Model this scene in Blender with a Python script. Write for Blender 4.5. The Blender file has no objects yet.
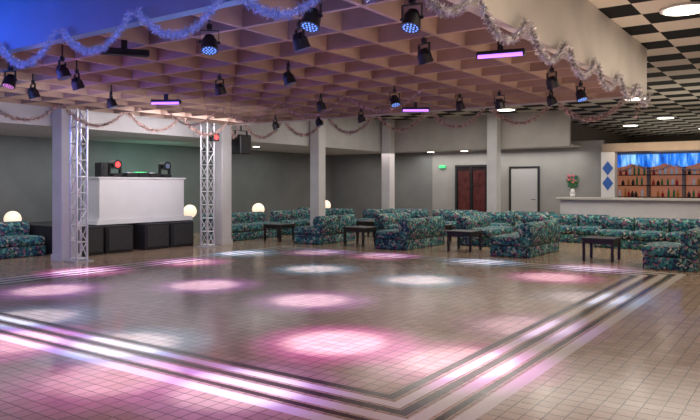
import bpy, bmesh, math, random
from mathutils import Vector, Matrix
random.seed(7)
C = bpy.context.scene.collection

# ---------------------------------------------------------------- materials
def mat(name, col, rough=0.6, metal=0.0, var=0.08, scale=8.0, emit=None, es=0.0, bump=0.0):
    m = bpy.data.materials.new(name); m.use_nodes = True
    nt = m.node_tree; b = nt.nodes['Principled BSDF']
    tc = nt.nodes.new('ShaderNodeTexCoord')
    n = nt.nodes.new('ShaderNodeTexNoise'); n.inputs['Scale'].default_value = scale
    n.inputs['Detail'].default_value = 3
    nt.links.new(tc.outputs['Object'], n.inputs['Vector'])
    r = nt.nodes.new('ShaderNodeValToRGB')
    r.color_ramp.elements[0].color = tuple(max(0, c*(1-var)) for c in col)+(1,)
    r.color_ramp.elements[1].color = tuple(min(1, c*(1+var)) for c in col)+(1,)
    r.color_ramp.elements[0].position = 0.3; r.color_ramp.elements[1].position = 0.7
    nt.links.new(n.outputs['Fac'], r.inputs['Fac'])
    nt.links.new(r.outputs['Color'], b.inputs['Base Color'])
    b.inputs['Roughness'].default_value = rough
    b.inputs['Metallic'].default_value = metal
    if emit:
        b.inputs['Emission Color'].default_value = tuple(emit)+(1,)
        b.inputs['Emission Strength'].default_value = es
    if bump:
        bp = nt.nodes.new('ShaderNodeBump'); bp.inputs['Strength'].default_value = bump
        nt.links.new(n.outputs['Fac'], bp.inputs['Height']); nt.links.new(bp.outputs['Normal'], b.inputs['Normal'])
    return m

M = {}
M['cream'] = mat('cream_paint', (.46,.43,.39), .6, scale=2)
M['tan'] = mat('tan_paint', (.33,.26,.20), .6, scale=2)
M['fasciafront'] = mat('blue_lit_paint', (.16,.33,.50), .6, scale=2)  # blue light falling on the front fascia is mixed into its paint colour
M['coffer'] = mat('coffer_paint', (.30,.20,.155), .6, scale=3, var=.12)
M['white'] = mat('white_paint', (.58,.57,.56), .5, scale=2)
M['whitelam'] = mat('white_laminate', (.78,.78,.78), .6, scale=2, var=.03)
M['greydoor'] = mat('grey_door', (.42,.42,.41), .5, scale=2, var=.03)
M['greywall'] = mat('grey_wall', (.29,.285,.27), .8, scale=1.5)
M['darkwall'] = mat('grey_plaster_wall', (.155,.165,.16), .8, scale=1.5, var=.10)
M['brown'] = mat('brown_wall', (.13,.10,.08), .7, scale=2)
M['black'] = mat('black_plastic', (.012,.012,.014), .4, scale=20)
M['blackmat'] = mat('black_carpet', (.016,.016,.018), .85, scale=60, bump=.3)
M['grille'] = mat('speaker_grille', (.035,.035,.037), .6, metal=.3, scale=120, var=.7)
M['steel'] = mat('brushed_aluminium', (.7,.7,.72), .3, metal=.6, scale=30)
M['darkwood'] = mat('black_brown_wood', (.014,.010,.009), .4, scale=12, var=.3)
M['globe'] = mat('lit_globe', (1,.85,.7), .4, emit=(1,.76,.55), es=.9)
M['warmback'] = mat('warm_lit_panel', (.22,.09,.06), .3, emit=(1,.38,.20), es=.24, scale=2.4, var=.9)  # warm light on the shelf backing is put in as glow
M['redglow'] = mat('red_glow_panel', (.04,.012,.012), .25, emit=(1,.12,.10), es=.03, scale=5, var=.7)
M['glassred'] = mat('dark_door_glass', (.018,.01,.01), .25, scale=4, var=.5)
M['lamp'] = mat('lamp_panel', (1,.95,.85), .4, emit=(1,.93,.8), es=5)
M['uv'] = mat('violet_tube', (.5,.3,1), .4, emit=(.35,.13,1), es=2.5)
M['ledblue'] = mat('led_blue', (.2,.4,1), .3, emit=(.15,.35,1), es=1.1)
M['ledpink'] = mat('led_pink', (1,.4,.8), .3, emit=(.9,.3,.8), es=.8)
M['leddark'] = mat('led_dim', (.15,.18,.25), .2, emit=(.3,.4,1), es=.08)
M['ledred'] = mat('led_red', (1,.05,.05), .3, emit=(1,.03,.03), es=4)
M['ledgreen'] = mat('led_green', (.1,1,.3), .3, emit=(.1,1,.35), es=.9)
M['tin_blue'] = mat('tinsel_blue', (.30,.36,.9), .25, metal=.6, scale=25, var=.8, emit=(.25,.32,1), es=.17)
M['tin_pink'] = mat('tinsel_pink', (.74,.56,.62), .3, metal=.5, scale=25, var=.8)
M['tin_warm'] = mat('tinsel_warm', (.58,.40,.36), .3, metal=.5, scale=25, var=.8)
M['leaf'] = mat('plant_leaf', (.06,.2,.05), .5, scale=12, var=.4)
M['flower'] = mat('pink_flower', (.75,.2,.25), .6, scale=12, var=.3)
M['greenp'] = mat('green_print', (.03,.14,.10), .5, scale=20, var=.6)
M['bluep'] = mat('blue_print', (.03,.13,.5), .5)
M['exit'] = mat('green_sign', (.05,.6,.2), .5, emit=(.1,1,.3), es=.4)
for nm, c in (('amber',(.55,.22,.04)),('green',(.04,.22,.08)),('clear',(.8,.8,.8)),('red',(.45,.03,.04)),('dark',(.03,.02,.015))):
    M['bot_'+nm] = mat('bottle_'+nm, c, .12, scale=10, emit=c, es=.12)

def drape():
    m = bpy.data.materials.new('blue_drape'); m.use_nodes = True
    nt = m.node_tree; b = nt.nodes['Principled BSDF']
    tc = nt.nodes.new('ShaderNodeTexCoord')
    mp = nt.nodes.new('ShaderNodeMapping'); mp.inputs['Scale'].default_value=(9,1,1.2)
    n = nt.nodes.new('ShaderNodeTexNoise'); n.inputs['Scale'].default_value=1; n.inputs['Detail'].default_value=4
    nt.links.new(tc.outputs['Object'], mp.inputs[0]); nt.links.new(mp.outputs[0], n.inputs['Vector'])
    r = nt.nodes.new('ShaderNodeValToRGB'); e=r.color_ramp.elements
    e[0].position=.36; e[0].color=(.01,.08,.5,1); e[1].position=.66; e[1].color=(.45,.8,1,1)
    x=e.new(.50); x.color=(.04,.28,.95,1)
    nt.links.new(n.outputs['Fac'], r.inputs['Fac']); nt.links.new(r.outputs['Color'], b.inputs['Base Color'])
    nt.links.new(r.outputs['Color'], b.inputs['Emission Color']); b.inputs['Emission Strength'].default_value=.8  # blue light on the curtain is put in as its own glow
    return m
M['bluedrape']=drape()

def fabric():
    m = bpy.data.materials.new('teal_floral_fabric'); m.use_nodes = True
    nt = m.node_tree; b = nt.nodes['Principled BSDF']
    tc = nt.nodes.new('ShaderNodeTexCoord')
    v = nt.nodes.new('ShaderNodeTexVoronoi'); v.inputs['Scale'].default_value = 24
    n0 = nt.nodes.new('ShaderNodeTexNoise'); n0.inputs['Scale'].default_value = 16
    mx = nt.nodes.new('ShaderNodeVectorMath'); mx.operation = 'MULTIPLY_ADD'
    mx.inputs[1].default_value = (.12,.12,.12)
    nt.links.new(tc.outputs['Object'], n0.inputs['Vector'])
    nt.links.new(n0.outputs['Color'], mx.inputs[0]); nt.links.new(tc.outputs['Object'], mx.inputs[2])
    nt.links.new(mx.outputs[0], v.inputs['Vector'])
    sx = nt.nodes.new('ShaderNodeSeparateColor'); nt.links.new(v.outputs['Color'], sx.inputs[0])
    r = nt.nodes.new('ShaderNodeValToRGB'); r.color_ramp.interpolation = 'CONSTANT'
    cols = [(0,(.006,.02,.04)),(.26,(.012,.09,.13)),(.40,(.022,.20,.20)),(.54,(.012,.05,.12)),(.66,(.13,.34,.29)),(.77,(.30,.11,.18)),(.85,(.04,.16,.07)),(.92,(.44,.44,.36))]
    el = r.color_ramp.elements
    el[0].position = 0; el[0].color = cols[0][1]+(1,)
    el[1].position = cols[1][0]; el[1].color = cols[1][1]+(1,)
    for p,c in cols[2:]:
        e = el.new(p); e.color = c+(1,)
    nt.links.new(sx.outputs[0], r.inputs['Fac']); nt.links.new(r.outputs['Color'], b.inputs['Base Color'])
    b.inputs['Roughness'].default_value = .75
    return m
M['fabric'] = fabric()

def math_node(nt, op, a, b=None):
    n = nt.nodes.new('ShaderNodeMath'); n.operation = op
    for i, v in enumerate((a, b)):
        if v is None: continue
        if isinstance(v, (int, float)): n.inputs[i].default_value = v
        else: nt.links.new(v, n.inputs[i])
    return n.outputs[0]
def mixc(nt, f, c1, c2):
    n = nt.nodes.new('ShaderNodeMix'); n.data_type = 'RGBA'
    nt.links.new(f, n.inputs[0])
    for s, v in ((6,c1),(7,c2)):
        if isinstance(v, tuple): n.inputs[s].default_value = v
        else: nt.links.new(v, n.inputs[s])
    return n.outputs[2]

def floor_mat():
    m = bpy.data.materials.new('tiled_dance_floor'); m.use_nodes = True
    nt = m.node_tree; b = nt.nodes['Principled BSDF']
    tc = nt.nodes.new('ShaderNodeTexCoord')
    br = nt.nodes.new('ShaderNodeTexBrick'); br.offset = 0.0; br.squash = 1.0
    br.inputs['Scale'].default_value = 1; br.inputs['Brick Width'].default_value = .12
    br.inputs['Row Height'].default_value = .12; br.inputs['Mortar Size'].default_value = .004
    br.inputs['Mortar Smooth'].default_value = .3
    br.inputs['Color1'].default_value = (.43,.305,.21,1); br.inputs['Color2'].default_value = (.35,.245,.165,1)
    br.inputs['Mortar'].default_value = (.10,.07,.05,1)
    nt.links.new(tc.outputs['Object'], br.inputs['Vector'])
    sp = nt.nodes.new('ShaderNodeSeparateXYZ'); nt.links.new(tc.outputs['Object'], sp.inputs[0])
    x, y = sp.outputs[0], sp.outputs[1]
    X0, X1, Y0, Y1 = -10.0, -2.5, 4.06, 11.7
    dx = math_node(nt, 'MAXIMUM', math_node(nt,'SUBTRACT',X0,x), math_node(nt,'SUBTRACT',x,X1))
    dy = math_node(nt, 'MAXIMUM', math_node(nt,'SUBTRACT',Y0,y), math_node(nt,'SUBTRACT',y,Y1))
    d = math_node(nt, 'MAXIMUM', dx, dy)
    def band(a, c):
        return math_node(nt,'MULTIPLY', math_node(nt,'GREATER_THAN',d,a), math_node(nt,'LESS_THAN',d,c))
    dark = math_node(nt,'ADD', math_node(nt,'ADD', band(0,.08), band(.24,.32)), band(.50,.56))
    white = math_node(nt,'ADD', math_node(nt,'ADD', band(.12,.21), band(.36,.47)), band(.60,.72))
    c = mixc(nt, dark, br.outputs['Color'], (.05,.034,.03,1))
    c = mixc(nt, white, c, (.60,.55,.48,1))
    nt.links.new(c, b.inputs['Base Color'])
    nz = nt.nodes.new('ShaderNodeTexNoise'); nz.inputs['Scale'].default_value = 3
    nt.links.new(tc.outputs['Object'], nz.inputs['Vector'])
    mr = nt.nodes.new('ShaderNodeMapRange'); mr.inputs[3].default_value = .11; mr.inputs[4].default_value = .22
    nt.links.new(nz.outputs['Fac'], mr.inputs[0]); nt.links.new(mr.outputs[0], b.inputs['Roughness'])
    bp = nt.nodes.new('ShaderNodeBump'); bp.inputs['Strength'].default_value = .2; bp.inputs['Distance'].default_value = .002
    bp.invert = True
    nt.links.new(br.outputs['Fac'], bp.inputs['Height']); nt.links.new(bp.outputs['Normal'], b.inputs['Normal'])
    return m

def ceil_mat():
    m = bpy.data.materials.new('checkered_panel_ceiling'); m.use_nodes = True
    nt = m.node_tree; b = nt.nodes['Principled BSDF']
    tc = nt.nodes.new('ShaderNodeTexCoord')
    sp = nt.nodes.new('ShaderNodeSeparateXYZ'); nt.links.new(tc.outputs['Object'], sp.inputs[0])
    S=.64
    xs = math_node(nt,'DIVIDE',sp.outputs[0],S); ys = math_node(nt,'DIVIDE',sp.outputs[1],S)
    par = math_node(nt,'FLOORED_MODULO', math_node(nt,'ADD', math_node(nt,'FLOOR',xs), math_node(nt,'FLOOR',ys)), 2.0)
    par = math_node(nt,'GREATER_THAN',par,.5)
    c = mixc(nt,par,(.005,.005,.005,1),(.56,.51,.43,1))
    nt.links.new(c, b.inputs['Base Color'])
    b.inputs['Roughness'].default_value = .75
    b.inputs['Specular IOR Level'].default_value = .15
    return m

# ---------------------------------------------------------------- builders
def link(o): C.objects.link(o); return o
def bm_obj(name, bm, m, loc=(0,0,0), parent=None, smooth=False):
    me = bpy.data.meshes.new(name)
    if smooth:
        for f in bm.faces: f.smooth = True
    bm.to_mesh(me); bm.free()
    o = bpy.data.objects.new(name, me)
    ms = m if isinstance(m, (list,tuple)) else [m]
    for k in ms: me.materials.append(k)
    o.location = loc
    if parent: o.parent = parent
    return link(o)
def add_box(bm, lo, hi, bevel=0, seg=2, mi=0):
    r = bmesh.ops.create_cube(bm, size=1)
    vs = r['verts']
    for v in vs:
        v.co = Vector([(lo[i]+hi[i])/2 + v.co[i]*(hi[i]-lo[i]) for i in range(3)])
    fs = set(f for v in vs for f in v.link_faces)
    for f in fs: f.material_index = mi
    if bevel:
        es = list(set(e for v in vs for e in v.link_edges))
        bmesh.ops.bevel(bm, geom=es, offset=bevel, segments=seg, profile=.5, affect='EDGES')
def box(name, lo, hi, m, bevel=0, seg=2, parent=None, smooth=False):
    c = [(lo[i]+hi[i])/2 for i in range(3)]
    bm = bmesh.new()
    add_box(bm, [lo[i]-c[i] for i in range(3)], [hi[i]-c[i] for i in range(3)], bevel, seg)
    return bm_obj(name, bm, m, c, parent, smooth)
def add_cyl(bm, r1, r2, p0, p1, n=16, mi=0):
    p0, p1 = Vector(p0), Vector(p1); d = p1-p0
    q = d.to_track_quat('Z','Y').to_matrix().to_4x4()
    mt = Matrix.Translation((p0+p1)/2) @ q
    r = bmesh.ops.create_cone(bm, cap_ends=True, segments=n, radius1=r1, radius2=r2, depth=d.length, matrix=mt)
    for f in set(f for v in r['verts'] for f in v.link_faces): f.material_index = mi
def struct(o): o['kind'] = 'structure'; return o
def thing(name, label, cat, loc=(0,0,0), rot=0, group=None):
    e = bpy.data.objects.new(name, None); e.empty_display_size = .1
    e.location = loc; e.rotation_euler = (0,0,rot)
    e['label'] = label; e['category'] = cat
    if group: e['group'] = group
    return link(e)
def tag(o, label, cat, group=None):
    o['label'] = label; o['category'] = cat
    if group: o['group'] = group
    return o
def dup(e, loc, rot=None, label=None):
    n = e.copy(); n.location = loc
    if rot is not None: n.rotation_euler = (0,0,rot) if not isinstance(rot, tuple) else rot
    if label: n['label'] = label
    C.objects.link(n)
    for ch in e.children:
        c = ch.copy(); c.parent = n; c.matrix_parent_inverse = ch.matrix_parent_inverse.copy()
        C.objects.link(c)
        for g in ch.children:
            k = g.copy(); k.parent = c; C.objects.link(k)
    return n

# ---------------------------------------------------------------- shell
ZC = 3.8
bm = bmesh.new(); add_box(bm, (-17,-4,-.1), (7,34.1,0)); fl = struct(bm_obj('floor', bm, floor_mat()))
bm = bmesh.new(); add_box(bm, (-12.7,-4,ZC), (7,34.1,ZC+.1)); struct(bm_obj('ceiling', bm, ceil_mat()))
struct(box('ceiling_low', (-16,-4,2.7), (-12.72,21.5,2.75), M['white']))
struct(box('ceiling_alcove', (-12.55,20.52,2.7), (-6.12,21.5,2.75), M['white']))
struct(box('wall_left', (-16.1,-4,0), (-16,21.5,2.7), M['darkwall']))
struct(box('wall_bulkhead_left', (-12.7,-4,2.68), (-12.55,20.5,ZC), M['white']))
struct(box('wall_bulkhead_back', (-12.54,20.35,2.68), (-6.12,20.5,ZC), M['cream']))
struct(box('wall_back_dark', (-16,21.5,0), (-11.4,21.6,2.7), M['darkwall']))
struct(box('wall_back', (-11.399,21.5,0), (-5.4,21.6,2.9), M['greywall']))
struct(box('wall_bar_side', (-7.4,21.61,0), (-7.3,34,ZC), M['brown']))
struct(box('wall_bar_back', (-7.3,34,0), (7,34.1,ZC), M['brown']))
struct(box('wall_bar_partition', (-7.29,25.0,0), (6.99,25.1,2.6), M['brown']))
struct(box('wall_right', (7,-4,0), (7.1,34,ZC), M['cream']))
struct(box('wall_front', (-16,-4.1,0), (7,-4,ZC), M['cream']))
struct(box('baseboard_back', (-15.9,21.46,0), (-8.6,21.499,.12), M['darkwood']))
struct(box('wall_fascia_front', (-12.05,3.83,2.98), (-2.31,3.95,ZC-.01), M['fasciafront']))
struct(box('wall_fascia_right', (-2.42,3.96,2.98), (-2.32,12.0,ZC-.01), M['cream']))
struct(box('wall_fascia_far', (-12.05,11.9,2.98), (-2.43,12.0,ZC-.01), M['cream']))
bm = bmesh.new()
x0, x1, y0, y1 = -12.05, -2.43, 3.96, 11.89
nx, ny = 14, 12; cx, cy = (x1-x0)/nx, (y1-y0)/ny
zb, zt, rb, rt = 3.0, 3.7, .024, .15
for i in range(nx):
    for j in range(ny):
        ax, ay = x0+i*cx, y0+j*cy
        def ring(r, z): return [bm.verts.new((ax+r,ay+r,z)), bm.verts.new((ax+cx-r,ay+r,z)), bm.verts.new((ax+cx-r,ay+cy-r,z)), bm.verts.new((ax+r,ay+cy-r,z))]
        o0, r0, r1 = ring(0,zb), ring(rb,zb), ring(rt,zt)
        for k in range(4):
            q = (k+1)%4
            bm.faces.new((o0[k],o0[q],r0[q],r0[k])); bm.faces.new((r0[k],r0[q],r1[q],r1[k]))
        bm.faces.new(r1[::-1])
bmesh.ops.remove_doubles(bm, verts=bm.verts, dist=.0005)
struct(bm_obj('ceiling_coffered', bm, M['coffer']))
def ribx(x): return x0+min(max(round((x-x0)/cx),1),nx-1)*cx
def riby(y): return y0+min(max(round((y-y0)/cy),1),ny-1)*cy

# columns
bm = bmesh.new(); add_box(bm, (-.17,-.17,0), (.17,.17,3.79), .015, 1)
add_box(bm, (-.185,-.185,0), (.185,.185,.12)); cm = bm
col = tag(bm_obj('column', cm, M['white'], (-12.3,7.62,0)), 'square white painted structural column', 'column', 'hall columns')
for p in ((-12.32,11.95),(-12.32,15.9),(-12.3,19.9),(-8.45,20.1)):
    c = col.copy(); c.location = (p[0],p[1],0); C.objects.link(c)

# ---------------------------------------------------------------- doors
d = struct(bpy.data.objects.new('door_1', None)); d.location = (-7.95,21.49,0); link(d)
bm = bmesh.new(); add_box(bm,(-.52,-.05,0),(-.46,0,2.12)); add_box(bm,(.46,-.05,0),(.52,0,2.12)); add_box(bm,(-.46,-.05,2.06),(.46,0,2.12))
bm_obj('door_frame', bm, M['black'], parent=d)
bm = bmesh.new(); add_box(bm,(-.455,-.03,.01),(.455,-.005,2.055),.005,1)
bm_obj('door_leaf', bm, M['greydoor'], parent=d)
bm = bmesh.new(); add_cyl(bm,.012,.012,(.38,-.03,1.02),(.38,-.08,1.02)); add_cyl(bm,.01,.01,(.38,-.08,1.02),(.26,-.08,1.02))
bm_obj('door_handle', bm, M['black'], parent=d)
d = struct(bpy.data.objects.new('door_2', None)); d.location = (-9.85,21.49,0); link(d)
bm = bmesh.new()
for a in (-.62,.55): add_box(bm,(a,-.05,0),(a+.07,0,2.2))
add_box(bm,(-.55,-.05,2.13),(.55,0,2.2)); add_box(bm,(-.02,-.05,0),(.02,-.021,2.13)); bm_obj('door_frame', bm, M['black'], parent=d)
bm = bmesh.new(); add_box(bm,(-.55,-.02,.02),(.55,-.005,2.13))
bm_obj('door_glass', bm, M['glassred'], parent=d)
bm = bmesh.new(); add_box(bm,(-.5,-.03,.3),(-.07,-.021,2.0)); add_box(bm,(.07,-.03,.3),(.5,-.021,2.0))
bm_obj('lit_pane', bm, M['redglow'], parent=d)
p = box('framed_poster', (-6.5,21.42,1.45), (-6.2,21.49,1.8), M['greenp'], .01, 1); tag(p,'small dark green framed picture on grey wall','picture')
p = box('exit_sign', (-11.1,21.42,2.1), (-10.85,21.49,2.2), M['exit'], .01, 1); tag(p,'small green lit emergency sign above the wall','sign')

# ---------------------------------------------------------------- sofas
def rbox(name, lo, hi, bev, parent):
    return box(name, lo, hi, M['fabric'], bev, 4, parent, True)
protos = {}
def sofa(n, x, y, rot, label, name='sofa', w=.78):
    key = (n, w)
    if key in protos:
        s = dup(protos[key], (x,y,0), rot, label); s['group']='floral lounge sofas'; return s
    s = thing(name, label, 'sofa', (x,y,0), rot, 'floral lounge sofas')
    W = n*w
    rbox('base', (-W/2,-.44,.0), (W/2,.44,.22), .025, s)
    for i in range(n):
        a = -W/2+i*w
        rbox('seat_cushion', (a+.01,-.48,.222), (a+w-.01,.2,.42), .09, s)
        prof=[(.16,.225),(.44,.225),(.47,.42),(.47,.57),(.45,.66),(.39,.71),(.28,.71),(.20,.67),(.16,.59),(.17,.51),(.20,.44)]
        bm=bmesh.new(); A=[];B=[]
        for py,pz in prof:
            A.append(bm.verts.new((a+.012,py,pz))); B.append(bm.verts.new((a+w-.012,py,pz)))
        N=len(prof); bm.faces.new(A); bm.faces.new(B[::-1])
        for k in range(N): bm.faces.new((A[k],B[k],B[(k+1)%N],A[(k+1)%N]))
        bmesh.ops.recalc_face_normals(bm,faces=bm.faces)
        es=[e for e in bm.edges if abs(e.verts[0].co.x-e.verts[1].co.x)<1e-5]
        bmesh.ops.bevel(bm,geom=es,offset=.04,segments=3,profile=.5,affect='EDGES')
        bm_obj('backrest',bm,M['fabric'],parent=s,smooth=True)
    protos[key] = s; return s
L1 = 'teal floral upholstered lounge sofa with rolled back'
R = math.radians
L2 = 'armless teal floral two-seat sofa beside the dance floor'
sofa(2, -5.22, 14.2, R(-90), L2, w=.95)
sofa(2, -8.12, 14.2, R(-90), L2, w=.95)
sofa(2, -10.6, 14.0, R(-90), L2)
sofa(1, -2.1, 13.3, R(-90), 'single teal floral armless lounge chair', 'lounge_chair', 1.1)
for x in (-13.8,-11.0,-8.2,-5.6): sofa(3, x, 17.9, 0, 'long teal floral sofa standing along the back row')
for x in (-3.2,-.6): sofa(3,x,16.9,0,'long teal floral sofa standing before the bar')
for x in (-11.2,-9.4,-7.0): sofa(2, x, 18.97, 0, 'teal floral sofa near the back wall columns')
sofa(2,-6.9,15.9,R(90),L1); sofa(2,-9.4,16.0,R(90),L1); sofa(2,-1.8,15.2,R(-90),L1)
sofa(3,-13.2,13.6,R(90),'teal floral sofa between two white columns'); sofa(2,-13.2,16.0,R(90),L1)
sofa(3,-13.9,6.75,R(90),'teal floral sofa beside the music stage')

# tables
def table(x,y,label='low dark wooden coffee table with square top'):
    if 't' in protos: return dup(protos['t'], (x,y,0))
    t = thing('coffee_table', label, 'table', (x,y,0), 0, 'low dark coffee tables')
    box('table_top', (-.31,-.31,.41), (.31,.31,.455), M['darkwood'], .008, 1, t)
    for a in (-1,1):
        for b in (-1,1):
            box('leg', (a*.27-.025,b*.27-.025,0), (a*.27+.025,b*.27+.025,.41), M['darkwood'], .004, 1, t)
    bm = bmesh.new(); add_box(bm,(-.26,-.28,.34),(.26,-.26,.409)); add_box(bm,(-.26,.26,.34),(.26,.28,.409)); add_box(bm,(-.28,-.25,.34),(-.26,.25,.409)); add_box(bm,(.26,-.25,.34),(.28,.25,.409))
    bm_obj('apron', bm, M['darkwood'], parent=t)
    protos['t'] = t; return t
for p in ((-3.5,13.75),(-6.6,14.0),(-9.35,13.8),(-11.85,13.6),(-5.6,16.3),(-8.2,15.7),(-10.6,16.2)): table(*p)

# globe lamps on pedestals
def globe(x,y,z,label):
    g = thing('globe_lamp', label, 'lamp', (x,y,0), 0, 'glowing globe lamps')
    h = z-.19
    bm = bmesh.new(); add_cyl(bm,.13,.13,(0,0,0),(0,0,.03),24); add_cyl(bm,.025,.025,(0,0,.03),(0,0,h-.02)); add_cyl(bm,.09,.07,(0,0,h-.02),(0,0,h+.02),24)
    bm_obj('lamp_stand', bm, M['black'], parent=g)
    bm = bmesh.new(); bmesh.ops.create_uvsphere(bm,u_segments=24,v_segments=16,radius=.19,matrix=Matrix.Translation((0,0,z)))
    bm_obj('lamp_globe', bm, M['globe'], parent=g, smooth=True)
for p in ((-15.45,8.25,.70),(-14.6,12.9,.75),(-14.1,15.2,.75),(-14.6,19.3,.76)): globe(*p,'round glowing warm white globe lamp on a stand')

# ---------------------------------------------------------------- trusses
def truss(x,y,top,label):
    t = thing('lighting_truss', label, 'truss', (x,y,0), 0, 'aluminium truss towers')
    s = .11
    box('base_plate', (-.2,-.2,0),(.2,.2,.02), M['steel'], parent=t)
    for a in (-1,1):
        for b in (-1,1):
            bm = bmesh.new(); add_cyl(bm,.022,.022,(a*s,b*s,.02),(a*s,b*s,top),12); bm_obj('upright', bm, M['steel'], parent=t, smooth=False)
    bm = bmesh.new(); n = 9; dz = (top-.1)/n
    cs = [(-s,-s),(s,-s),(s,s),(-s,s)]
    for i in range(n):
        z0 = .06+i*dz
        for k in range(4):
            p, q = cs[k], cs[(k+1)%4]
            if i%2: p, q = q, p
            add_cyl(bm,.011,.011,(p[0],p[1],z0),(q[0],q[1],z0+dz),8)
            add_cyl(bm,.011,.011,(p[0],p[1],z0),(q[0],q[1],z0),8)
    bm_obj('lattice_brace', bm, M['steel'], parent=t)
truss(-11.88,7.66,2.99,'silver aluminium lattice truss beside the column')
truss(-12.05,11.2,2.99,'silver aluminium lattice truss with red light beside column')

# ---------------------------------------------------------------- DJ area
box_o = box('stage_platform', (-15.2,8.0,0), (-13.15,11.6,.62), M['blackmat'], .01, 1); tag(box_o,'low black carpeted stage platform','stage')
def sub(y,w,label):
    s = thing('subwoofer', label, 'speaker', (-12.85,y,0), 0, 'black bass speakers under the booth')
    bm = bmesh.new(); add_box(bm,(-.26,-w/2,0),(.24,w/2,.6),.015,1); bm_obj('cabinet', bm, M['blackmat'], parent=s)
    bm = bmesh.new(); add_box(bm,(.242,-w/2+.05,.06),(.262,w/2-.05,.55),.005,1); bm_obj('grille', bm, M['grille'], parent=s)
for y in (8.38,9.14,10.16,10.92): sub(y,.7,'black carpeted bass speaker cabinet with metal grille')
cb = thing('dj_booth','white laminate booth counter standing on the stage','counter',(0,0,0))
cb.location=(-13.2,10.05,.62)
def taper(y0b,y1b,y0t,y1t,xb,xt,z0,z1,th):
    bm=bmesh.new(); v=[bm.verts.new(c) for c in ((xb,y0b,z0),(xb,y1b,z0),(xt,y1t,z1),(xt,y0t,z1),(xb-th,y0b,z0),(xb-th,y1b,z0),(xt-th,y1t,z1),(xt-th,y0t,z1))]
    for f in ((0,1,2,3),(7,6,5,4),(0,3,7,4),(1,5,6,2),(3,2,6,7),(0,4,5,1)): bm.faces.new([v[k] for k in f])
    bmesh.ops.recalc_face_normals(bm,faces=bm.faces); return bm
bm_obj('plinth',taper(-1.3,1.45,-1.27,1.42,.30,.29,0,.1,.65),M['whitelam'],parent=cb)
bm = bmesh.new(); add_box(bm,(.2,-1.2,.101),(.25,1.2,1.02),.005,1); add_box(bm,(-.35,-1.2,.101),(.2,-1.15,1.02)); add_box(bm,(-.35,1.15,.101),(.2,1.2,1.02))
bm_obj('front_panel', bm, M['whitelam'], parent=cb)
box('counter_top', (-.4,-1.24,1.02),(.28,1.24,1.06), M['whitelam'], .005,1,cb)
ZT = 1.681
def deck(y):
    t = thing('cd_player','black tabletop music player with round jog wheel','music player',(-13.2,y,ZT),0,'black music players on the booth')
    box('body',(-.16,-.15,0),(.16,.15,.1),M['black'],.01,2,t)
    bm = bmesh.new(); add_cyl(bm,.1,.1,(-.02,0,.1),(-.02,0,.118),28); bm_obj('jog_wheel',bm,M['steel'],parent=t)
deck(9.8); deck(10.45)
t = thing('audio_mixer','black audio mixer with small lit buttons','mixer',(-13.2,10.12,ZT))
box('body',(-.16,-.15,0),(.16,.15,.11),M['black'],.008,1,t)
bm = bmesh.new()
for i in range(4):
    for j in range(4): add_cyl(bm,.012,.01,(-.1+i*.065,-.1+j*.065,.11),(-.1+i*.065,-.1+j*.065,.13),8)
bm_obj('knob',bm,M['ledgreen'],parent=t)
def mini(y,m,label):
    t = thing('effect_light',label,'stage light',(-13.2,y,ZT)); t.scale=(1.25,1.25,1.25)
    box('foot',(-.1,-.1,0),(.1,.1,.07),M['black'],.01,1,t)
    bm = bmesh.new(); add_box(bm,(-.03,-.13,.03),(.03,-.1,.26)); add_box(bm,(-.03,.1,.03),(.03,.13,.26)); bm_obj('yoke',bm,M['black'],parent=t)
    bm = bmesh.new(); add_cyl(bm,.09,.07,(.09,0,.23),(-.1,0,.23),20); bm_obj('head',bm,M['black'],parent=t)
    bm = bmesh.new(); add_cyl(bm,.05,.05,(.09,0,.23),(.098,0,.23),20); bm_obj('lens',bm,m,parent=t)
mini(9.42,M['ledred'],'small black moving light with red lens'); mini(10.85,M['leddark'],'small black moving light with dark lens')
t = thing('monitor_speaker','small black speaker on the booth top','speaker',(-13.2,9.08,ZT))
box('cabinet',(-.12,-.1,0),(.12,.09,.33),M['black'],.01,1,t)
bm = bmesh.new(); add_cyl(bm,.065,.065,(.12,-.005,.11),(.13,-.005,.11),20); add_cyl(bm,.03,.03,(.12,-.005,.25),(.13,-.005,.25),16); bm_obj('speaker_cone',bm,M['grille'],parent=t)
t = thing('hanging_speaker','black loudspeaker hung from the ceiling near truss','speaker',(-12.25,12.55,2.3))
bm = bmesh.new(); add_box(bm,(-.2,-.2,0),(.18,.2,.5),.02,1); bm_obj('cabinet',bm,M['black'],parent=t)
bm = bmesh.new(); add_box(bm,(.181,-.17,.03),(.195,.17,.47)); bm_obj('grille',bm,M['grille'],parent=t)
bm = bmesh.new(); add_box(bm,(-.02,-.23,.2),(.02,-.205,.6)); add_box(bm,(-.02,.205,.2),(.02,.23,.6)); add_box(bm,(-.02,-.23,.6),(.02,.23,.62)); add_cyl(bm,.02,.02,(0,0,.62),(0,0,1.49)); bm_obj('bracket',bm,M['black'],parent=t)

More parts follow.
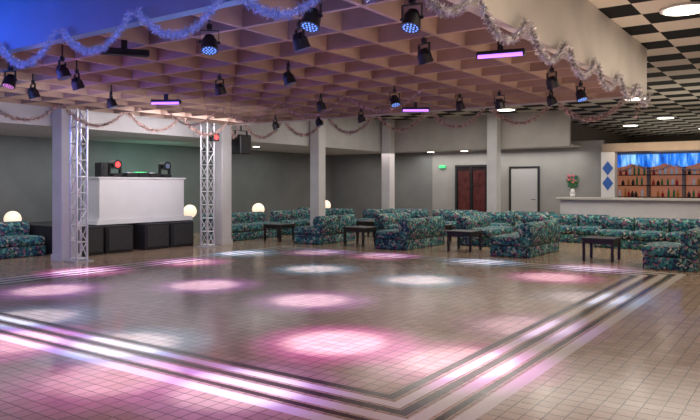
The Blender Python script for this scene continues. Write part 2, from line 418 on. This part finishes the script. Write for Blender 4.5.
# ---------------------------------------------------------------- bar
b = thing('bar_counter','long white bar counter with pale top','counter',(-2.0,19.3,0))
box('counter_body',(-4,-.25,0),(4,.25,1.08),M['white'],.01,1,b)
box('counter_top',(-4.08,-.36,1.08),(4.08,.32,1.15),M['cream'],.015,2,b)
box('kick_plate',(-3.98,-.27,0),(3.98,-.252,.1),M['black'],0,1,b)
c = thing('bar_post','white post decorated with blue diamonds','column',(-5.18,21.25,0))
box('post',(-.2,-.18,0),(.2,.18,2.5),M['whitelam'],.01,1,c)
for i in range(2):
    bm = bmesh.new(); z = 1.55+i*.46
    vs = [bm.verts.new(v) for v in ((0,-.19,z-.22),(.16,-.19,z),(0,-.19,z+.22),(-.16,-.19,z))]; bm.faces.new(vs)
    bm_obj('diamond_panel',bm,M['bluep'],parent=c)
ca = thing('bar_canopy','flat pale canopy with header over the bar','canopy',(0,22.5,2.5))
box('canopy_board',(-5.36,-1.36,.01),(6.9,2.45,.13),M['tan'],.01,1,ca)
box('header_board',(-5.36,-1.42,.005),(6.9,-1.365,.26),M['tan'],.005,1,ca)
bm = bmesh.new(); N = 320; prev=None
for i in range(N+1):
    x = -7.0+i*(13.4/N); y = 23.4+.07*math.sin(i*1.05)
    sw=abs(math.sin(i*math.pi/24))
    a = bm.verts.new((x,y,2.20-.12*sw)); q = bm.verts.new((x,y,2.505))
    if prev: bm.faces.new((prev[0],a,q,prev[1]))
    prev=(a,q)
tag(bm_obj('bar_curtain',bm,M['bluedrape'],smooth=True),'pleated blue lit curtain valance above bar','curtain')
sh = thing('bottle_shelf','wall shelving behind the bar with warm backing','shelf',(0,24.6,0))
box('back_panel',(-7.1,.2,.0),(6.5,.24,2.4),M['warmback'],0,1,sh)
zsh = (1.1,1.5,1.86)
for z in zsh: box('shelf_board',(-7.1,-.1,z-.03),(6.5,.195,z),M['darkwood'],.004,1,sh)
box('cabinet_base',(-7.1,-.35,0),(6.5,-.11,1.06),M['darkwood'],.005,1,sh)
for k in range(8): box('shelf_divider',(-6.95+k*1.1,-.08,1.105),(-6.86+k*1.1,.195,2.3),M['tan'],.004,1,sh)
bp = {}
def bottle(kind, x,y,z):
    if kind not in bp:
        profs={'amber':[(0,0),(.038,0),(.038,.17),(.03,.2),(.013,.22),(.013,.28),(0,.28)],
               'green':[(0,0),(.034,0),(.034,.19),(.02,.24),(.013,.26),(.013,.30),(0,.3)],
               'red':[(0,0),(.045,0),(.045,.12),(.04,.14),(.012,.16),(.012,.24),(0,.24)],
               'clear':[(0,0),(.042,0),(.042,.17),(.036,.19),(.014,.20),(.014,.25),(0,.25)],
               'dark':[(0,0),(.05,0),(.055,.06),(.05,.12),(.02,.16),(.018,.20),(0,.2)]}
        prof=profs[kind]; bm = bmesh.new()
        n=12; rings=[[bm.verts.new((r*math.cos(2*math.pi*k/n), r*math.sin(2*math.pi*k/n), zz)) for k in range(n)] for r,zz in prof[1:-1]]
        for a,c2 in zip(rings,rings[1:]):
            for k in range(n): bm.faces.new((a[k],a[(k+1)%n],c2[(k+1)%n],c2[k]))
        bm.faces.new(rings[0][::-1]); bm.faces.new(rings[-1])
        o = bm_obj('bottle',bm,M['bot_'+kind],(x,y,z),smooth=True)
        tag(o,{'amber':'amber glass liquor bottle on the bar shelf','green':'green glass bottle on the bar shelf','clear':'clear glass bottle on the bar shelf','red':'red liqueur bottle on the bar shelf','dark':'dark squat bottle on the bar shelf'}[kind],'bottle','bottles behind the bar')
        bp[kind]=o; return
    o = bp[kind].copy(); o.location=(x,y,z); o.scale=(1,1,random.uniform(.75,1.08)); C.objects.link(o)
for z in zsh:
    x=-5.9
    while x<-2.0:
        k=(x+6.95)/1.1
        if .14<(k%1)<.95: bottle(random.choice(['amber','green','clear','dark','red','clear']),x,24.60+random.uniform(-.03,.05),z+.001)
        x+=random.uniform(.11,.2)
v = thing('flower_vase','vase of pink flowers on the bar counter','flowers',(-5.7,19.25,1.151))
bm = bmesh.new(); add_cyl(bm,.05,.08,(0,0,0),(0,0,.1),20); add_cyl(bm,.08,.04,(0,0,.1),(0,0,.24),20); bm_obj('vase',bm,M['whitelam'],parent=v,smooth=True)
bm = bmesh.new()
for i in range(14):
    a=random.uniform(0,6.28); r=random.uniform(.03,.17); h=random.uniform(.38,.62)
    add_cyl(bm,.006,.004,(0,0,.2),(r*math.cos(a),r*math.sin(a),h),5)
    vs=[bm.verts.new(q) for q in ((r*math.cos(a)*.6,r*math.sin(a)*.6,h-.12),(r*1.1*math.cos(a+.3),r*1.1*math.sin(a+.3),h-.02),(r*1.2*math.cos(a),r*1.2*math.sin(a),h+.06),(r*1.1*math.cos(a-.3),r*1.1*math.sin(a-.3),h-.02))]
    bm.faces.new(vs)
bm_obj('foliage',bm,M['leaf'],parent=v)
bm = bmesh.new()
for i in range(10):
    a=random.uniform(0,6.28); r=random.uniform(.0,.15); h=random.uniform(.4,.62)
    bmesh.ops.create_icosphere(bm,subdivisions=1,radius=.045,matrix=Matrix.Translation((r*math.cos(a),r*math.sin(a),h)))
bm_obj('blossom',bm,M['flower'],parent=v)

# ---------------------------------------------------------------- ceiling down-lights
def downlight(x,y,z=ZC,r=.3,label='round white recessed ceiling downlight'):
    t = thing('ceiling_light',label,'ceiling light',(x,y,z),0,'recessed ceiling lights')
    bm = bmesh.new(); add_cyl(bm,r,r,(0,0,-.03),(0,0,-.002),32); bm_obj('trim_ring',bm,M['white'],parent=t)
    bm = bmesh.new(); add_cyl(bm,r*.85,r*.85,(0,0,-.04),(0,0,-.031),32); bm_obj('diffuser',bm,M['lamp'],parent=t)
for p in ((-1.39,9.57),(-3.9,18.7),(-4.17,24.6),(-7.68,19.2),(-1.3,14.5),(-.5,19.5),(-3.6,30),(-5.8,27),(-1.9,22),(-5.5,16)): downlight(*p)
downlight(-9.9,21.0,2.7,.15); downlight(-14,15,2.7,.12); downlight(-11.2,21.0,2.7,.15)

# ---------------------------------------------------------------- stage spot fixtures
pc = {}
def par(x,y,led='ledblue',yaw=0.0):
    lab = {'ledblue':'black ceiling spotlight with blue LED lens','ledpink':'black ceiling spotlight with pink LED lens','leddark':'black unlit ceiling spotlight on a yoke'}[led]
    if led in pc: return dup(pc[led],(x,y,2.999),yaw)
    t = thing('stage_spotlight',lab,'stage light',(x,y,2.999),yaw,'black ceiling spotlights')
    bm = bmesh.new(); add_cyl(bm,.010,.010,(0,0,-.07),(0,0,.698),8); add_box(bm,(-.025,-.02,-.06),(.025,.02,-.01),.004,1)
    add_box(bm,(-.088,-.012,-.075),(.088,.012,-.066)); add_box(bm,(-.088,-.012,-.19),(-.082,.012,-.066)); add_box(bm,(.082,-.012,-.19),(.088,.012,-.066))
    bm_obj('yoke',bm,M['black'],parent=t)
    ax = Vector((0,-math.sin(.35),-math.cos(.35))); c = Vector((0,0,-.18))
    bm = bmesh.new(); add_cyl(bm,.045,.066,c-ax*.065,c-ax*.015,24); add_cyl(bm,.072,.076,c-ax*.015,c+ax*.07,28); add_cyl(bm,.08,.08,c+ax*.06,c+ax*.085,28)
    add_cyl(bm,.013,.013,(-.1,0,-.18),(.1,0,-.18),12)
    bm_obj('lamp_body',bm,M['black'],parent=t)
    bm = bmesh.new(); q = ax.to_track_quat('Z','Y')
    for rr,nn in ((0,1),(.028,6),(.056,12)):
        for k in range(nn):
            u = 2*math.pi*k/nn
            pnt = c+ax*.085+q@Vector((rr*math.cos(u),rr*math.sin(u),0))
            add_cyl(bm,.008,.008,pnt,pnt+ax*.004,10)
    bm_obj('led_lens',bm,M[led],parent=t)
    pc[led]=t
pars = [(-3.25,4.12,'ledblue'),(-3.85,4.7,'leddark'),(-2.62,4.6,'ledblue'),(-3.25,5.95,'leddark'),(-5.3,6.25,'leddark'),(-4.6,4.3,'ledblue'),
 (-7.15,4.4,'leddark'),(-7.8,5.0,'leddark'),(-8.3,4.4,'ledpink'),(-9.1,5.15,'leddark'),(-9.2,6.5,'leddark'),(-6.65,6.4,'leddark'),
 (-6.72,8.75,'leddark'),(-5.35,8.85,'ledblue'),(-4.8,10.0,'leddark'),(-4.15,10.1,'leddark'),(-2.75,8.4,'leddark'),(-2.8,9.85,'ledblue'),
 (-7.3,10.8,'leddark'),(-8.5,11.0,'leddark'),(-9.7,11.0,'leddark'),(-3.35,10.2,'leddark')]
for i,(x,y,l) in enumerate(pars):
    dark = l=='leddark'
    par(x,y,l,yaw=R((150 if dark else 35)+((i*37)%70)-35))
def bar(x,y,yaw,lit=True,sn='y'):
    key='bar'+str(lit)
    if sn=='x': x=ribx(x)
    elif sn=='y': y=riby(y)
    if key in pc: return dup(pc[key],(x,y,2.999),yaw)
    t = thing('ultraviolet_light_bar' if lit else 'light_bar','long black light bar with glowing violet tube' if lit else 'long black unlit light bar under ceiling','stage light',(x,y,2.999),yaw,'violet light bars' if lit else None)
    bm = bmesh.new(); add_box(bm,(-.25,-.04,-.16),(.25,.04,-.09),.008,1)
    add_box(bm,(-.03,-.02,-.091),(.03,.02,0))
    bm_obj('housing',bm,M['black'],parent=t)
    bm = bmesh.new(); add_cyl(bm,.02,.02,(-.23,-.04,-.15),(.23,-.04,-.15),12); bm_obj('tube',bm,M['uv'] if lit else M['black'],parent=t)
    pc[key]=t
bar(-8.8,7.5,R(30)); bar(-5.95,10.5,R(35)); bar(-2.7,6.7,R(12)); bar(-5.9,4.3,R(55),False,'x')
t = thing('effect_light','small black light glowing red on the truss','stage light',(-11.83,11.2,2.55))
box('body',(-.07,-.1,0),(.08,.1,.18),M['black'],.01,1,t)
bm = bmesh.new(); add_cyl(bm,.06,.06,(.08,0,.09),(.09,0,.09),16); bm_obj('lens',bm,M['ledred'],parent=t)

# ---------------------------------------------------------------- tinsel garlands
def garland(p0,p1,sag,m,label,rad=.05,dens=260,clip=(0,0,.012)):
    p0,p1=Vector(p0),Vector(p1); dd=(p1-p0).normalized()*(rad*.9); p0+=dd; p1-=dd
    L=(p1-p0).length; n=int(dens*L); clip=Vector(clip)
    mid=(p0+p1)/2; bm=bmesh.new()
    def P(t):
        q=p0.lerp(p1,t); q.z-=sag*4*t*(1-t); return q-mid
    prev=None
    for i in range(25):
        q=P(i/24); ring=[bm.verts.new(q+Vector((0,0,.008)).lerp(Vector((0,0,-.008)),k)) for k in (0,1)]
        if prev: bm.faces.new((prev[0],ring[0],ring[1],prev[1]))
        prev=ring
    for t in (0,1): add_cyl(bm,.004,.004,P(t),P(t)+clip,6)
    for i in range(n):
        q=P((i+random.random())/n)
        d=Vector((random.gauss(0,1),random.gauss(0,1),random.gauss(0,1))).normalized()
        s=d.cross(Vector((random.random(),random.random(),random.random()+.1))).normalized()*.0038
        r=rad*random.uniform(.7,1.15)
        bm.faces.new((bm.verts.new(q-s),bm.verts.new(q+s),bm.verts.new(q+s*.6+d*r),bm.verts.new(q-s*.6+d*r)))
    o=bm_obj('tinsel_garland',bm,m,mid)
    tag(o,label,'garland','tinsel garland swags')
lb='blue silver tinsel garland swag on the ceiling edge'; lp='silver pink tinsel garland swag on the ceiling edge'
x=-11.0
while x<-2.4:
    x2=min(x+1.2,-2.32); garland((x,3.77,3.05),(x2,3.77,3.05),.28,M['tin_blue'],lb,.056,1150,(0,.059,0)); x=x2
y=3.8
while y<11.9:
    y2=min(y+1.2,12.0); garland((-2.26,y,3.05),(-2.26,y2,3.05),.26,M['tin_pink'],lp,.057,1100,(-.059,0,0)); y=y2
y=4.2
while y<11.8:
    y2=min(y+1.45,11.85); garland((-11.6,y,2.985),(-11.6,y2,2.985),.32,M['tin_warm'],lp,.065,900); y=y2
x=-11.7
while x<-2.5:
    x2=min(x+1.3,-2.4); garland((x,12.07,3.0),(x2,12.07,3.0),.34,M['tin_warm'],lp,.07,900,(0,-.069,0)); x=x2
x=-11.0
while x<-6:
    garland((x,9.15,2.985),(x+1.5,9.15,2.985),.28,M['tin_warm'],lp,.045,420); x+=1.5
x=-5.9
while x<-1.5:
    garland((x,23.2,2.16),(x+1.1,23.2,2.16),.20,M['tin_pink'],'silver tinsel garland swag under the bar curtain',.055,500,(0,.12,.02)); x+=1.1

# ---------------------------------------------------------------- lights
def area(loc,rot,size,sy,power,col,name='room_glow'):
    l=bpy.data.lights.new(name,'AREA'); l.shape='RECTANGLE'; l.size=size; l.size_y=sy; l.energy=power; l.color=col
    o=bpy.data.objects.new(name,l); o.location=loc; o.rotation_euler=rot; link(o); return o
def spot(x,y,z,tx,ty,power,col,ang=24,blend=.7):
    l=bpy.data.lights.new('beam','SPOT'); l.energy=power; l.color=col; l.spot_size=R(ang); l.spot_blend=blend; l.shadow_soft_size=.05
    o=bpy.data.objects.new('beam',l); o.location=(x,y,z)
    o.rotation_euler=(Vector((tx,ty,0))-Vector((x,y,z))).to_track_quat('-Z','Y').to_euler(); link(o)
pools=[(-3.76,5.12,1.4),(-5.4,6.8,1.1),(-5.12,9.23,1.1),(-3.55,10.75,.9),(-2.53,6.86,.45),(-2.47,9.1,.5),(-2.47,5.15,.8),(-7.5,6.93,1.1),(-7.34,9.38,1.1),
 (-10.4,6.8,1.1),(-8.96,5.33,1.1),(-5.34,3.9,.9),(-6.3,3.35,.9),(-3.5,3.55,.8),(-10.3,10.65,1),(-10,8.8,1),(-9.1,11.7,.8),(-5.36,12.06,.8),(-7.5,11.9,.8),(-3.34,12.3,.6),(-7.3,4.1,.8),(-4.5,3.2,.6)]
for i,(x,y,k) in enumerate(pools):
    spot(x,y,2.7,x,y,800*k,(.76,.74,1.0),25,.75)
    spot(x+.15,y+.05,2.7,x+.05,y,560*k,[(.75,.12,.9),(.45,.18,1),(.12,.45,1)][i%3],40,1)
def aim(loc,to): return (Vector(to)-Vector(loc)).to_track_quat('-Z','Y').to_euler()
UP=(math.pi,0,0)  # upward fill lights, added in mid-air without fixtures, backs to the camera
area((-1.3,8,1.7),aim((-1.3,8,1.7),(-8,8,3.6)),7,.6,80,(1,.74,.60),'coffer_wash')  # added side light without a fixture, sets off the coffer facets
area((-8.5,5,2.3),aim((-8.5,5,2.3),(-6,9,3.5)),4,1,20,(.5,.25,1),'violet_wash')
area((-4,4.5,2.5),UP,2.5,1,9,(.2,.3,1),'blue_wash')
area((-9,2.0,2.6),(R(105),0,0),4,.5,95,(.01,.16,1))
area((0,4,3.7),(0,0,0),4,4,75,(1,.84,.66))
area((0,12,3.7),(0,0,0),3,6,120,(1,.84,.66))
area((-6,16.5,3.7),(0,0,0),10,4,290,(1,.93,.84))
area((-1,19,2.4),UP,6,6,65,(1,.92,.8))
area((0,28,2.75),UP,12,9,130,(1,.92,.8))
area((1,8,1.9),UP,6,10,50,(1,.88,.74))
area((-14.3,8,2.65),(0,0,0),2.4,20,160,(.97,1,.98))
area((-14.6,12,1.6),aim((-14.6,12,1.6),(-16,12.5,1.8)),1.5,1,8,(.2,1,.7),'green_wash')
area((-9,21,2.6),(0,0,0),6,.6,50,(1,.95,.9))
area((-12.8,20,2.6),(0,0,0),4,1.5,40,(1,.85,.85))
area((-2,20.6,2.6),aim((-2,20.6,2.6),(-2,24,1.5)),6,.3,18,(1,.75,.5),'bar_light')
area((-11,10,2.8),(0,R(60),0),.6,3,45,(1,.95,1),'booth_wash')  # added light without a fixture, whitens the booth front
area((-7,.8,3.6),(0,0,0),7,3,150,(.5,.2,1))
area((-3,1,3.6),(0,0,0),3,2,30,(1,.5,.65))
area((-9,7,2.2),aim((-9,7,2.2),(-12.6,7,3.2)),6,.4,50,(1,.95,.96),'bulkhead_wash')  # added light without a fixture, brightens the left bulkhead

w=bpy.data.worlds.new('world'); bpy.context.scene.world=w; w.use_nodes=True
w.node_tree.nodes['Background'].inputs[0].default_value=(.5,.4,.4,1); w.node_tree.nodes['Background'].inputs[1].default_value=.3
bpy.context.scene.view_settings.view_transform='Standard'

cam=bpy.data.cameras.new('camera'); co=bpy.data.objects.new('camera',cam); link(co)
co.location=(0,0,1.5); co.rotation_euler=(R(90),0,R(35))
cam.sensor_width=36; cam.lens=665/700*36; cam.shift_y=-25/700; cam.clip_end=100
bpy.context.scene.camera=co
